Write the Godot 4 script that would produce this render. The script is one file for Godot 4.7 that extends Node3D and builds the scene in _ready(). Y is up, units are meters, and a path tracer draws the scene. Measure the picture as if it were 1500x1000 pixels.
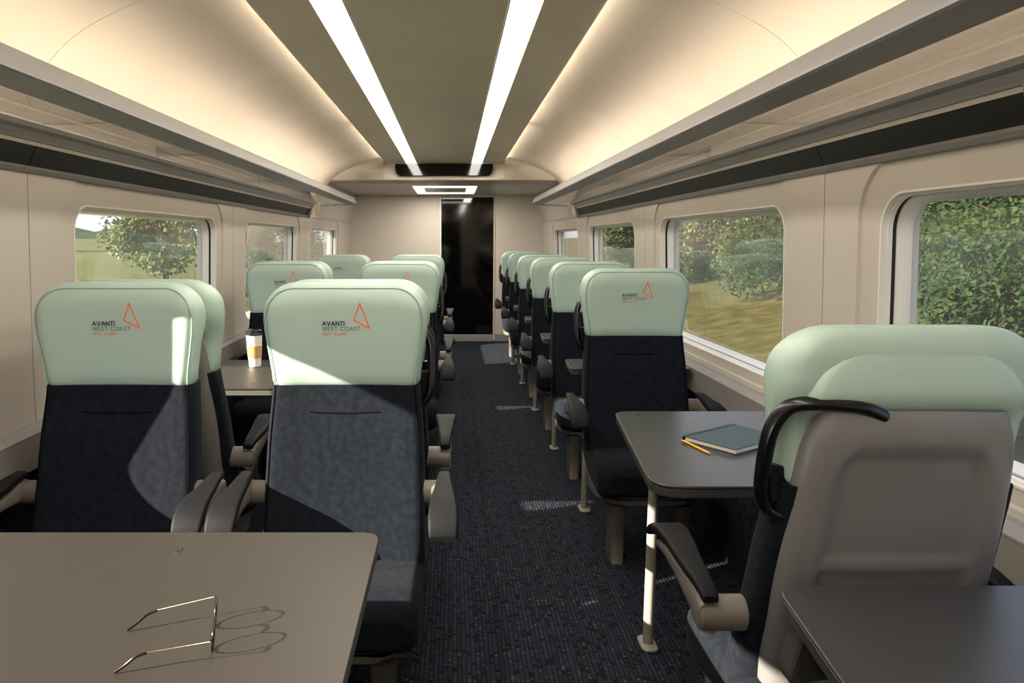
extends Node3D

# Railway carriage interior. World: x right, y up, -z towards the far end of the carriage.
# Z below always means metres ahead of the camera (world z = -Z).

const CX := -0.085            # centre line of the carriage
const Z_END := 9.80           # far end wall
const Z_REAR := -1.50         # rear end wall, behind the camera
const Z_BULK := 7.46          # bulkhead where the high ceiling stops
const SUN_TO := Vector3(1.0, -0.46, -0.42)   # direction sunlight travels

var names := {}
var mats := {}
var cache := {}

# ------------------------------------------------------------------ mesh helper
class MB:
	var st := SurfaceTool.new()
	var g := 0
	func _init() -> void:
		st.begin(Mesh.PRIMITIVE_TRIANGLES)
		st.set_smooth_group(0)
	func smooth() -> void:
		g += 1
		st.set_smooth_group(g)
	func flat() -> void:
		st.set_smooth_group(4294967295)
	func tri(a: Vector3, b: Vector3, c: Vector3) -> void:
		st.add_vertex(a); st.add_vertex(c); st.add_vertex(b)
	func quad(a: Vector3, b: Vector3, c: Vector3, d: Vector3) -> void:   # counter-clockwise seen from outside
		tri(a, b, c); tri(a, c, d)
	# skin over rings of equal size; each ring counter-clockwise seen from its far side
	func loft(rings: Array, closed := true, cap_a := true, cap_b := true) -> void:
		smooth()
		var n: int = rings[0].size()
		for i in rings.size() - 1:
			var p: Array = rings[i]
			var q: Array = rings[i + 1]
			for k in (n if closed else n - 1):
				var k2 := (k + 1) % n
				quad(p[k], p[k2], q[k2], q[k])
		if cap_a: fan(rings[0], true)
		if cap_b: fan(rings[rings.size() - 1], false)
	func fan(ring: Array, flip: bool) -> void:
		smooth()
		var c := Vector3.ZERO
		for p in ring: c += p
		c /= ring.size()
		for k in ring.size():
			var a: Vector3 = ring[k]
			var b: Vector3 = ring[(k + 1) % ring.size()]
			if flip: tri(c, b, a)
			else: tri(c, a, b)
	# box with chamfered edges
	func box(c: Vector3, s: Vector3, r := 0.004) -> void:
		var h := s / 2.0
		r = minf(r, minf(h.x, minf(h.y, h.z)) * 0.9)
		var rings := []
		for e in [[-h.z, r], [-h.z + r, 0.0], [h.z - r, 0.0], [h.z, r]]:
			var ring := []
			var i: float = e[1]
			for q in [[1, -1], [1, 1], [-1, 1], [-1, -1]]:
				var cx: float = q[0]
				var cy: float = q[1]
				var pa := Vector3(cx * (h.x - i), cy * (h.y - r - i * 0.0), e[0])
				var pb := Vector3(cx * (h.x - r), cy * (h.y - i), e[0])
				if i > 0.0:
					pa = Vector3(cx * (h.x - r), cy * (h.y - r), e[0]); pb = pa
				if cx * cy < 0: ring.append(pb); ring.append(pa)
				else: ring.append(pa); ring.append(pb)
			for k in ring.size(): ring[k] += c
			rings.append(ring)
		flat()
		var n := 8
		for i in 3:
			for k in n:
				quad(rings[i][k], rings[i][(k + 1) % n], rings[i + 1][(k + 1) % n], rings[i + 1][k])
		var a: Array = rings[0]
		var b: Array = rings[3]
		quad(a[1], a[7], a[5], a[3])
		quad(b[1], b[3], b[5], b[7])
	# prism: polygon (counter-clockwise in the plane spanned by ux, uy) pushed along ux x uy by depth, edges chamfered by r
	func prism(poly: PackedVector2Array, o: Vector3, ux: Vector3, uy: Vector3, depth: float, r := 0.0, soft := false) -> void:
		if Geometry2D.is_polygon_clockwise(poly): poly.reverse()
		var nz := ux.cross(uy).normalized()
		var inner := poly
		if r > 0.0:
			inner = inset(poly, r)
		var at := func(p: Vector2, d: float) -> Vector3: return o + ux * p.x + uy * p.y + nz * d
		var layers := [[inner, 0.0], [poly, r], [poly, depth - r], [inner, depth]] if r > 0.0 else [[poly, 0.0], [poly, depth]]
		var n := poly.size()
		if soft: smooth()
		else: flat()
		for i in layers.size() - 1:
			for k in n:
				var k2 := (k + 1) % n
				quad(at.call(layers[i][0][k], layers[i][1]), at.call(layers[i][0][k2], layers[i][1]), at.call(layers[i + 1][0][k2], layers[i + 1][1]), at.call(layers[i + 1][0][k], layers[i + 1][1]))
		flat()
		var t := Geometry2D.triangulate_polygon(inner)
		for k in range(0, t.size(), 3):
			var a: Vector2 = inner[t[k]]
			var b: Vector2 = inner[t[k + 1]]
			var c: Vector2 = inner[t[k + 2]]
			if (b - a).cross(c - a) < 0.0:
				var x := b; b = c; c = x
			tri(at.call(a, depth), at.call(b, depth), at.call(c, depth))
			tri(at.call(a, 0.0), at.call(c, 0.0), at.call(b, 0.0))
	static func inset(poly: PackedVector2Array, r: float) -> PackedVector2Array:
		var out := PackedVector2Array()
		var n := poly.size()
		for k in n:
			var a := poly[(k + n - 1) % n]
			var b := poly[k]
			var c := poly[(k + 1) % n]
			var d1 := (b - a).normalized()
			var d2 := (c - b).normalized()
			var n1 := Vector2(-d1.y, d1.x)
			var n2 := Vector2(-d2.y, d2.x)
			var m := (n1 + n2).normalized()
			out.append(b + m * (r / maxf(0.35, m.dot(n1))))
		return out
	# tube with an elliptical section along a path
	func tube(path: Array, rx: float, ry := -1.0, n := 10, up := Vector3.UP, taper := []) -> void:
		if ry < 0.0: ry = rx
		var rings := []
		for i in path.size():
			var p: Vector3 = path[i]
			var d: Vector3 = (path[mini(i + 1, path.size() - 1)] - path[maxi(i - 1, 0)]).normalized()
			var u := up
			if absf(d.dot(u)) > 0.95: u = Vector3(0, 0, 1) if absf(d.z) < 0.9 else Vector3(1, 0, 0)
			var side := u.cross(d).normalized()
			var v := d.cross(side)
			var k: float = taper[i] if taper.size() else 1.0
			var ring := []
			for j in n:
				var a := TAU * j / n
				ring.append(p + side * cos(a) * rx * k + v * sin(a) * ry * k)
			rings.append(ring)
		loft(rings)
	func lathe(profile: Array, o: Vector3, n := 28, axis := Basis()) -> void:   # [radius, height]
		var rings := []
		for p in profile:
			var ring := []
			for j in n:
				var a := -TAU * j / n
				ring.append(o + axis * Vector3(cos(a) * p[0], p[1], sin(a) * p[0]))
			rings.append(ring)
		for i in rings.size() - 1:
			smooth()
			for k in n:
				quad(rings[i][k], rings[i][(k + 1) % n], rings[i + 1][(k + 1) % n], rings[i + 1][k])
		fan(rings[0], true)
		fan(rings[rings.size() - 1], false)
	func done() -> ArrayMesh:
		st.generate_normals()
		return st.commit()

func rrect(w: float, h: float, r: float, seg := 5) -> PackedVector2Array:
	var out := PackedVector2Array()
	for q in [[1, 1, 0.0], [-1, 1, 90.0], [-1, -1, 180.0], [1, -1, 270.0]]:
		for i in seg + 1:
			var a := deg_to_rad(q[2] + 90.0 * i / seg)
			out.append(Vector2(q[0] * (w / 2 - r) + cos(a) * r, q[1] * (h / 2 - r) + sin(a) * r))
	return out

func round_poly(pts: Array, radii: Array, seg := 6) -> PackedVector2Array:
	var out := PackedVector2Array()
	var n := pts.size()
	for k in n:
		var b: Vector2 = pts[k]
		var r: float = radii[k]
		if r <= 0.0:
			out.append(b); continue
		var da: Vector2 = (pts[(k + n - 1) % n] - b).normalized()
		var dc: Vector2 = (pts[(k + 1) % n] - b).normalized()
		for i in seg + 1:
			var t := float(i) / seg
			out.append((b + da * r).lerp(b, t).lerp(b.lerp(b + dc * r, t), t))
	return out

func curve(pts: Array, per := 6) -> Array:      # Catmull-Rom through points
	var out := []
	for i in pts.size() - 1:
		var p0: Vector3 = pts[maxi(i - 1, 0)]
		var p1: Vector3 = pts[i]
		var p2: Vector3 = pts[i + 1]
		var p3: Vector3 = pts[mini(i + 2, pts.size() - 1)]
		for k in per:
			out.append(p1.cubic_interpolate(p2, p0, p3, float(k) / per))
	out.append(pts[pts.size() - 1])
	return out

func lerp_table(t: Array, x: float) -> float:   # [[x, v], ...] ascending, smooth
	if x <= t[0][0]: return t[0][1]
	for i in t.size() - 1:
		if x <= t[i + 1][0]:
			var f: float = (x - t[i][0]) / (t[i + 1][0] - t[i][0])
			var a: float = t[maxi(i - 1, 0)][1]
			var d: float = t[mini(i + 2, t.size() - 1)][1]
			return clampf(cubic_interpolate(t[i][1], t[i + 1][1], a, d, f), minf(t[i][1], t[i + 1][1]) - 0.01, maxf(t[i][1], t[i + 1][1]) + 0.01)
	return t[t.size() - 1][1]

# ------------------------------------------------------------------ node helpers
func numbered(n: String) -> String:
	if not names.has(n):
		names[n] = 0
		return n
	names[n] += 1
	return "%s_%03d" % [n, names[n]]

func obj(called: String, mesh: Mesh, m: Material, parent: Node = null) -> MeshInstance3D:
	var o := MeshInstance3D.new()
	o.mesh = mesh
	o.material_override = m
	o.name = numbered(called) if parent == null else called
	(self if parent == null else parent).add_child(o, true)
	return o

func thing(called: String, label: String, category: String, at := Vector3.ZERO, turn := 0.0, group := "") -> Node3D:
	var o := Node3D.new()
	o.name = numbered(called)
	add_child(o)
	o.position = at
	o.rotation.y = turn
	tag(o, label, category, group)
	return o

func tag(o: Node, label: String, category: String, group := "") -> Node:
	o.set_meta("label", label)
	o.set_meta("category", category)
	if group: o.set_meta("group", group)
	return o

func structure(called: String, mesh: Mesh, m: Material, label := "", category := "") -> Node3D:
	var o: Node3D
	if mesh:
		o = obj(called, mesh, m)
	else:
		o = Node3D.new()
		o.name = numbered(called)
		add_child(o)
	o.set_meta("kind", "structure")
	if label: o.set_meta("label", label)
	if category: o.set_meta("category", category)
	return o

# ------------------------------------------------------------------ materials
func noise_tex(freq: float, c0: Color, c1: Color, seed_ := 1, size := 256, oct := 4, type := FastNoiseLite.TYPE_SIMPLEX_SMOOTH) -> NoiseTexture2D:
	var f := FastNoiseLite.new()
	f.noise_type = type
	f.seed = seed_
	f.frequency = freq
	f.fractal_octaves = oct
	var t := NoiseTexture2D.new()
	t.width = size
	t.height = size
	t.seamless = true
	t.noise = f
	var ramp := Gradient.new()
	ramp.set_color(0, c0)
	ramp.set_color(1, c1)
	t.color_ramp = ramp
	return t

func mat(key: String, c: Color, rough := 0.6, spec := 0.5, metal := 0.0) -> StandardMaterial3D:
	if mats.has(key): return mats[key]
	var m := StandardMaterial3D.new()
	m.resource_name = key
	m.albedo_color = c
	m.roughness = rough
	m.metallic_specular = spec
	m.metallic = metal
	mats[key] = m
	return m

func textured(m: StandardMaterial3D, tex: Texture2D, scale: float) -> StandardMaterial3D:
	m.albedo_texture = tex
	m.uv1_triplanar = true
	m.uv1_world_triplanar = true
	m.uv1_scale = Vector3.ONE * scale
	return m

func bump(m: StandardMaterial3D, tex: Texture2D, cm: float, scale := 0.0) -> StandardMaterial3D:
	m.heightmap_enabled = true
	m.heightmap_texture = tex
	m.heightmap_scale = cm
	if scale > 0.0:
		m.uv1_triplanar = true
		m.uv1_world_triplanar = true
		m.uv1_scale = Vector3.ONE * scale
	return m

func carpet_images() -> Array:
	var n := 768
	var rng := RandomNumberGenerator.new()
	rng.seed = 77
	var col := Image.create(n, n, false, Image.FORMAT_RGB8)
	var hgt := Image.create(n, n, false, Image.FORMAT_RGB8)
	var ribs := 48
	var w := n / ribs
	var dark := Color(0.105, 0.11, 0.13)
	var mid := Color(0.185, 0.21, 0.255)
	var tan_ := Color(0.37, 0.35, 0.32)
	for r in ribs:
		var y := 0
		var base := mid.lerp(dark, rng.randf_range(0.0, 0.55))
		while y < n:
			var run := rng.randi_range(6, 26)
			var pick := rng.randf()
			var c := base.lerp(Color(0.20, 0.26, 0.32), rng.randf() * 0.5)
			var h := rng.randf_range(0.6, 1.0)
			if pick < 0.16: c = dark; h = rng.randf_range(0.3, 0.55)
			elif pick < 0.30:
				c = tan_.lerp(base, rng.randf() * 0.6)
				run = rng.randi_range(3, 10)
			for yy in range(y, mini(y + run, n)):
				for x in w:
					var across := sin(PI * (x + 0.5) / w)
					var weave := 0.84 + 0.16 * sin(yy * 1.35 + r * 2.0) + rng.randf_range(-0.3, 0.3)
					var k := dark.lerp(c * weave, clampf(across * 1.7 - 0.25, 0.0, 1.0))
					col.set_pixel(r * w + x, yy, k)
					var v := clampf(across * h * weave, 0.0, 1.0)
					hgt.set_pixel(r * w + x, yy, Color(v, v, v))
			y += run
	return [ImageTexture.create_from_image(col), ImageTexture.create_from_image(hgt)]

func make_materials() -> void:
	var fine := noise_tex(0.09, Color(0, 0, 0), Color(1, 1, 1), 3, 256, 4)
	var grain := noise_tex(0.05, Color(0.0, 0.0, 0.0), Color(1, 1, 1), 5, 512, 3, FastNoiseLite.TYPE_CELLULAR)
	textured(mat("cream_panel", Color(0.775, 0.745, 0.705), 0.42), noise_tex(0.006, Color(0.96, 0.955, 0.95), Color(1, 1, 1), 8, 256, 3), 0.5)
	textured(mat("ceiling_panel", Color(0.78, 0.745, 0.69), 0.5), noise_tex(0.006, Color(0.93, 0.925, 0.92), Color(1, 1, 1), 9, 256, 4), 0.4)
	textured(mat("ceiling_centre_lit", Color(0.90, 0.865, 0.79), 0.5), noise_tex(0.006, Color(0.93, 0.925, 0.92), Color(1, 1, 1), 10, 256, 4), 0.4)  # ceiling panel colour lightened to stand in for weak bounce light
	mat("window_white", Color(0.90, 0.89, 0.86), 0.3)
	mat("gasket", Color(0.06, 0.065, 0.08), 0.6)
	mat("seam", Color(0.16, 0.15, 0.14), 0.9)
	mat("grey_plastic", Color(0.46, 0.45, 0.44), 0.40)
	mat("warm_plastic", Color(0.43, 0.405, 0.375), 0.36)
	mat("rail_grey", Color(0.47, 0.46, 0.455), 0.38)
	mat("black_panel", Color(0.055, 0.055, 0.05), 0.5)
	mat("gloss_black", Color(0.012, 0.012, 0.012), 0.06)
	mat("duct_grey", Color(0.47, 0.45, 0.43), 0.5)
	mat("duct_light", Color(0.56, 0.55, 0.54), 0.5)
	mat("end_wall", Color(0.80, 0.765, 0.72), 0.5)
	mat("metal", Color(0.75, 0.74, 0.72), 0.25, 0.5, 0.9)
	mat("chrome", Color(0.88, 0.86, 0.82), 0.12, 0.5, 1.0)
	var mint := mat("mint_leather", Color(0.665, 0.75, 0.70), 0.42)
	bump(mint, grain, 0.05, 14.0)
	mat("mint_piping", Color(0.585, 0.68, 0.63), 0.5)
	var navy := mat("navy_suede", Color(0.115, 0.132, 0.158), 0.95, 0.2)
	textured(navy, noise_tex(0.03, Color(0.60, 0.61, 0.64), Color(1, 1, 1), 21, 512, 5), 2.2)
	bump(navy, fine, 0.04)
	navy.rim_enabled = true
	navy.rim = 0.15
	navy.rim_tint = 0.5
	mat("navy_piping", Color(0.035, 0.04, 0.06), 0.9, 0.15)
	mat("arm_pad", Color(0.065, 0.068, 0.078), 0.6, 0.3)
	mat("handle_dark", Color(0.035, 0.036, 0.05), 0.26)
	mat("handle_bronze", Color(0.30, 0.27, 0.25), 0.25, 0.5, 0.7)
	bump(mat("table_warm", Color(0.185, 0.172, 0.157), 0.42, 0.38), fine, 0.006, 20.0)
	mat("table_edge", Color(0.34, 0.34, 0.315), 0.4)
	bump(mat("table_grey", Color(0.215, 0.213, 0.21), 0.34), fine, 0.006, 20.0)
	mat("table_grey_edge", Color(0.23, 0.222, 0.215), 0.4)
	mat("mark_dark", Color(0.10, 0.09, 0.08), 0.6)
	mat("leg_beige", Color(0.56, 0.55, 0.50), 0.4)
	mat("leg_brown", Color(0.33, 0.305, 0.28), 0.45)
	mat("logo_orange", Color(0.96, 0.40, 0.23), 0.5)
	mat("logo_dark", Color(0.13, 0.22, 0.25), 0.6)
	mat("logo_grey", Color(0.30, 0.39, 0.385), 0.6)
	mat("logo_coral", Color(0.93, 0.48, 0.37), 0.6)
	var g := mat("window_glass", Color(0.9, 0.95, 0.92, 0.04), 0.0, 0.5)
	g.transparency = BaseMaterial3D.TRANSPARENCY_ALPHA
	var s := mat("shelf_glass", Color(0.34, 0.29, 0.26, 0.25), 0.05, 0.5)
	s.transparency = BaseMaterial3D.TRANSPARENCY_ALPHA
	var l := mat("lens_glass", Color(0.9, 0.9, 0.9, 0.06), 0.0, 0.5)
	l.transparency = BaseMaterial3D.TRANSPARENCY_ALPHA
	for e in [["strip_glow", Color(1.0, 0.965, 0.90), 1.6], ["cove_glow", Color(1.0, 0.93, 0.80), 2.0]]:
		var m := mat(e[0], Color(0.9, 0.9, 0.88), 0.6)
		m.emission_enabled = true
		m.emission = e[1]
		m.emission_energy_multiplier = e[2]
	var ci := carpet_images()
	var cp := mat("carpet", Color(1, 1, 1), 0.95, 0.2)
	textured(cp, ci[0], 1.0 / 0.72)
	bump(cp, ci[1], 0.35)
	var grass := mat("meadow", Color(1, 1, 1), 0.95, 0.2)
	textured(grass, noise_tex(0.02, Color(0.25, 0.26, 0.13), Color(0.42, 0.41, 0.23), 31, 512, 6), 0.11)
	var bank := mat("bank_grass", Color(1, 1, 1), 0.95, 0.2)
	textured(bank, noise_tex(0.02, Color(0.19, 0.19, 0.09), Color(0.37, 0.33, 0.19), 33, 512, 6), 0.17)
	mat("far_hill", Color(0.27, 0.31, 0.19), 1.0, 0.1)
	mat("bark", Color(0.22, 0.18, 0.13), 0.9)
	for e in [["leaf_mid", Color(0.33, 0.36, 0.22)], ["leaf_dark", Color(0.14, 0.21, 0.085)], ["leaf_pale", Color(0.42, 0.46, 0.27)]]:
		var m := mat(e[0], Color(1, 1, 1), 0.8, 0.3)
		m.albedo_color = e[1]
		m.vertex_color_use_as_albedo = true
		m.backlight_enabled = true
		m.backlight = Color(0.25, 0.3, 0.1)
	mat("paper", Color(0.90, 0.86, 0.78), 0.8)
	mat("book_cover", Color(0.24, 0.31, 0.34), 0.6)
	mat("book_band", Color(0.08, 0.07, 0.06), 0.6)
	mat("pencil_yellow", Color(0.93, 0.72, 0.12), 0.4)
	mat("pencil_wood", Color(0.85, 0.70, 0.48), 0.7)
	mat("pencil_pink", Color(0.85, 0.60, 0.56), 0.7)
	mat("cup_white", Color(0.93, 0.92, 0.90), 0.5)
	mat("cup_sleeve", Color(0.80, 0.62, 0.36), 0.8)
	mat("cup_lid", Color(0.09, 0.09, 0.085), 0.2)
	var tt := mat("tortoise", Color(1, 1, 1), 0.2)
	textured(tt, noise_tex(0.05, Color(0.02, 0.015, 0.014), Color(0.22, 0.085, 0.03), 41, 128, 3), 30.0)

# ------------------------------------------------------------------ carriage cross-section
func wall_d(y: float) -> float:      # half width of the wall lining at height y
	return lerp_table([[0.60, 1.312], [0.80, 1.312], [1.0, 1.305], [1.345, 1.289], [1.60, 1.276], [1.75, 1.262]], y)

func wx(side: float, d: float) -> float:
	return CX + side * d

func extrude(profile: Array, side: float, z0: float, z1: float, r := 0.0, soft := false) -> ArrayMesh:   # closed profile of [d, y], Z range
	var poly := PackedVector2Array()
	for p in profile: poly.append(Vector2(wx(side, p[0]), p[1]))
	var mb := MB.new()
	mb.prism(poly, Vector3(0, 0, -z1), Vector3(1, 0, 0), Vector3(0, 1, 0), z1 - z0, r, soft)
	return mb.done()

const WIN_Y0 := 0.812
const WIN_Y1 := 1.475
const GLASS_OUT := 0.068

func hole_point(zc: float, half: float, y0: float, y1: float, r: float, k: int, n: int) -> Vector2:  # point k of n on a rounded rectangle, even by corner
	var per := n / 4
	var q := k / per
	var i := k % per
	var sx: float = [1.0, -1.0, -1.0, 1.0][q]
	var sy: float = [1.0, 1.0, -1.0, -1.0][q]
	var a := deg_to_rad([0.0, 90.0, 180.0, 270.0][q] + 90.0 * i / (per - 1))
	return Vector2(zc + sx * (half - r) + cos(a) * r, (y0 + y1) / 2 + sy * ((y1 - y0) / 2 - r) + sin(a) * r)

func rect_point(z0: float, z1: float, y0: float, y1: float, k: int, n: int) -> Vector2:  # matches hole_point; corners exact
	var per := n / 4
	var q := k / per
	var i := k % per
	var mid := per / 2
	var c: Vector2 = [Vector2(z1, y1), Vector2(z0, y1), Vector2(z0, y0), Vector2(z1, y0)][q]
	var t := float(i - mid) / mid
	var into: Vector2 = [Vector2(0, -1), Vector2(1, 0), Vector2(0, 1), Vector2(-1, 0)][q]
	var outof: Vector2 = [Vector2(-1, 0), Vector2(0, -1), Vector2(1, 0), Vector2(0, 1)][q]
	if t < 0.0: return c + into * (-t) * 0.22
	return c + outof * t * 0.22

func window_panel(side: float, z0: float, z1: float, y0: float, y1: float, zc: float, half: float) -> ArrayMesh:
	var mb := MB.new()
	var n := 44
	var gap := 0.0022
	var P := func(p: Vector2, out: float) -> Vector3:
		return Vector3(wx(side, wall_d(p.y) + out), p.y, -p.x)
	var rings := []
	var a := []
	for k in n: a.append(P.call(rect_point(z0 + gap, z1 - gap, y0, y1, k, n), 0.0))
	rings.append(a)
	# two in-between rings so that the panel follows the wall's curve
	for f in [[half + 0.100, y0 + 0.02, y1 - 0.01, 0.17, 0.0], [half + 0.094, y0 + 0.026, y1 - 0.016, 0.165, 0.009], [half + 0.0, WIN_Y0, WIN_Y1, 0.10, 0.013]]:
		var r := []
		for k in n: r.append(P.call(hole_point(zc, f[0], f[1], f[2], f[3], k, n), f[4]))
		rings.append(r)
	var outer := []
	for k in n: outer.append(P.call(hole_point(zc, half, WIN_Y0, WIN_Y1, 0.10, k, n), 0.12))
	var skin := []
	for k in n: skin.append(P.call(rect_point(z0 + gap, z1 - gap, y0, y1, k, n), 0.12))
	rings.append(outer); rings.append(skin); rings.append(a)
	for i in rings.size() - 1:
		if i < 2: mb.smooth()
		else: mb.smooth()
		for k in n:
			var k2 := (k + 1) % n
			if side > 0: mb.quad(rings[i][k], rings[i][k2], rings[i + 1][k2], rings[i + 1][k])
			else: mb.quad(rings[i][k2], rings[i][k], rings[i + 1][k], rings[i + 1][k2])
	return mb.done()

func ring_frame(side: float, zc: float, half: float, d0: float, d1: float, inset0: float, inset1: float) -> ArrayMesh:   # a band inside the window hole between two depths, inset from the hole
	var mb := MB.new()
	var n := 44
	var P := func(p: Vector2, out: float) -> Vector3:
		return Vector3(wx(side, wall_d(p.y) + out), p.y, -p.x)
	var rings := []
	for e in [[d0, inset0 - 0.006], [d0, inset0], [d1, inset1], [d1, inset0 - 0.006], [d0, inset0 - 0.006]]:
		var r := []
		for k in n: r.append(P.call(hole_point(zc, half - e[1], WIN_Y0 + e[1], WIN_Y1 - e[1], maxf(0.10 - e[1], 0.02), k, n), e[0]))
		rings.append(r)
	for i in rings.size() - 1:
		mb.smooth()
		for k in n:
			var k2 := (k + 1) % n
			if side > 0: mb.quad(rings[i][k], rings[i][k2], rings[i + 1][k2], rings[i + 1][k])
			else: mb.quad(rings[i][k2], rings[i][k], rings[i + 1][k], rings[i + 1][k2])
	return mb.done()

func pane(side: float, zc: float, half: float, out: float, inset: float) -> ArrayMesh:
	var mb := MB.new()
	var n := 44
	var ring := []
	for k in n:
		var p := hole_point(zc, half - inset, WIN_Y0 + inset, WIN_Y1 - inset, 0.08, k, n)
		var f := (p.y - WIN_Y0) / (WIN_Y1 - WIN_Y0)
		ring.append(Vector3(wx(side, lerpf(wall_d(WIN_Y0), wall_d(WIN_Y1), f) + out), p.y, -p.x))
	mb.fan(ring, side < 0)
	return mb.done()

func build_walls() -> void:
	var seams := [Z_REAR, 0.14, 2.39, 4.61, 6.83, 9.05, Z_END]
	var count := 0
	for side in [-1.0, 1.0]:
		var sn := "left" if side < 0 else "right"
		var wall := structure("wall_" + sn, null, null, "cream curved carriage wall lining on the %s with window openings" % sn, "wall")
		for b in seams.size() - 1:
			var z0: float = seams[b]
			var z1: float = seams[b + 1]
			if b == 0 or b == 5:
				var prof := []
				for i in 7:
					var y := 0.745 + (1.585 - 0.745) * i / 6.0
					prof.append([wall_d(y), y])
				for i in 7:
					var y := 1.585 - (1.585 - 0.745) * i / 6.0
					prof.append([wall_d(y) + 0.12, y])
				obj("panel", extrude(prof, side, z0 + 0.0022, z1 - 0.0022), mats.cream_panel, wall)
			else:
				var zc := 2.39 + 2.22 * (b - 2) + 1.115 - (0.19 if b == 1 and side < 0 else 0.0)  # first left opening shifted with its unseen window, to shape the sun
				obj("panel", window_panel(side, z0, z1, 0.745, 1.585, zc, 0.805), mats.cream_panel, wall)
			if b > 0:
				var sp := []
				for i in 5:
					var y := 0.745 + 0.84 * i / 4.0
					sp.append([wall_d(y) + 0.006, y])
				for i in 5:
					var y := 1.585 - 0.84 * i / 4.0
					sp.append([wall_d(y) + 0.118, y])
				obj("seam_backing", extrude(sp, side, z0 - 0.02, z0 + 0.02), mats.seam, wall)
		# windows
		for b in 4:
			count += 1
			var zc := 0.17 + 2.22 * b + 1.115 - (0.19 if b == 0 and side < 0 else 0.0)  # first left window, out of view, shifted to limit sun on nearest seats
			var w := structure("window_%d" % count, null, null, "rounded carriage window in the %s wall, %s from the near end" % [sn, ["first", "second", "third", "fourth"][b]], "window")
			obj("inner_frame", ring_frame(side, zc, 0.805, 0.010, 0.026, 0.002, 0.004), mats.window_white, w)
			obj("inner_bead", ring_frame(side, zc, 0.805, 0.026, 0.038, 0.008, 0.010), mats.window_white, w)
			obj("gasket", ring_frame(side, zc, 0.805, 0.038, 0.050, 0.006, 0.007), mats.gasket, w)
			obj("outer_frame", ring_frame(side, zc, 0.805, 0.050, 0.085, 0.012, 0.026), mats.window_white, w)
			obj("pane", pane(side, zc, 0.805, 0.068, 0.018), mats.window_glass, w)
			obj("pane", pane(side, zc, 0.805, 0.088, 0.022), mats.window_glass, w)
		# ledge and duct below the windows
		var tr := structure("trim_%d" % (1 if side < 0 else 2), null, null, "grey heating duct ledge running along the %s wall" % sn, "duct")
		var L := [[1.330, 0.748], [1.288, 0.745], [1.262, 0.728], [1.262, 0.722], [1.330, 0.722]]
		obj("ledge", extrude(L, side, Z_REAR, Z_END), mats.duct_light, tr)
		obj("duct_face", extrude([[1.264, 0.7215], [1.242, 0.628], [1.256, 0.622], [1.34, 0.622], [1.34, 0.7215]], side, Z_REAR, Z_END), mats.duct_grey, tr)
		structure("baseboard_" + sn, extrude([[1.30, 0.62], [1.25, 0.30], [1.24, 0.0], [1.42, 0.0], [1.42, 0.62]], side, Z_REAR, Z_END), mats.carpet, "navy carpet upstand under the %s wall duct" % sn, "baseboard")

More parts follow.
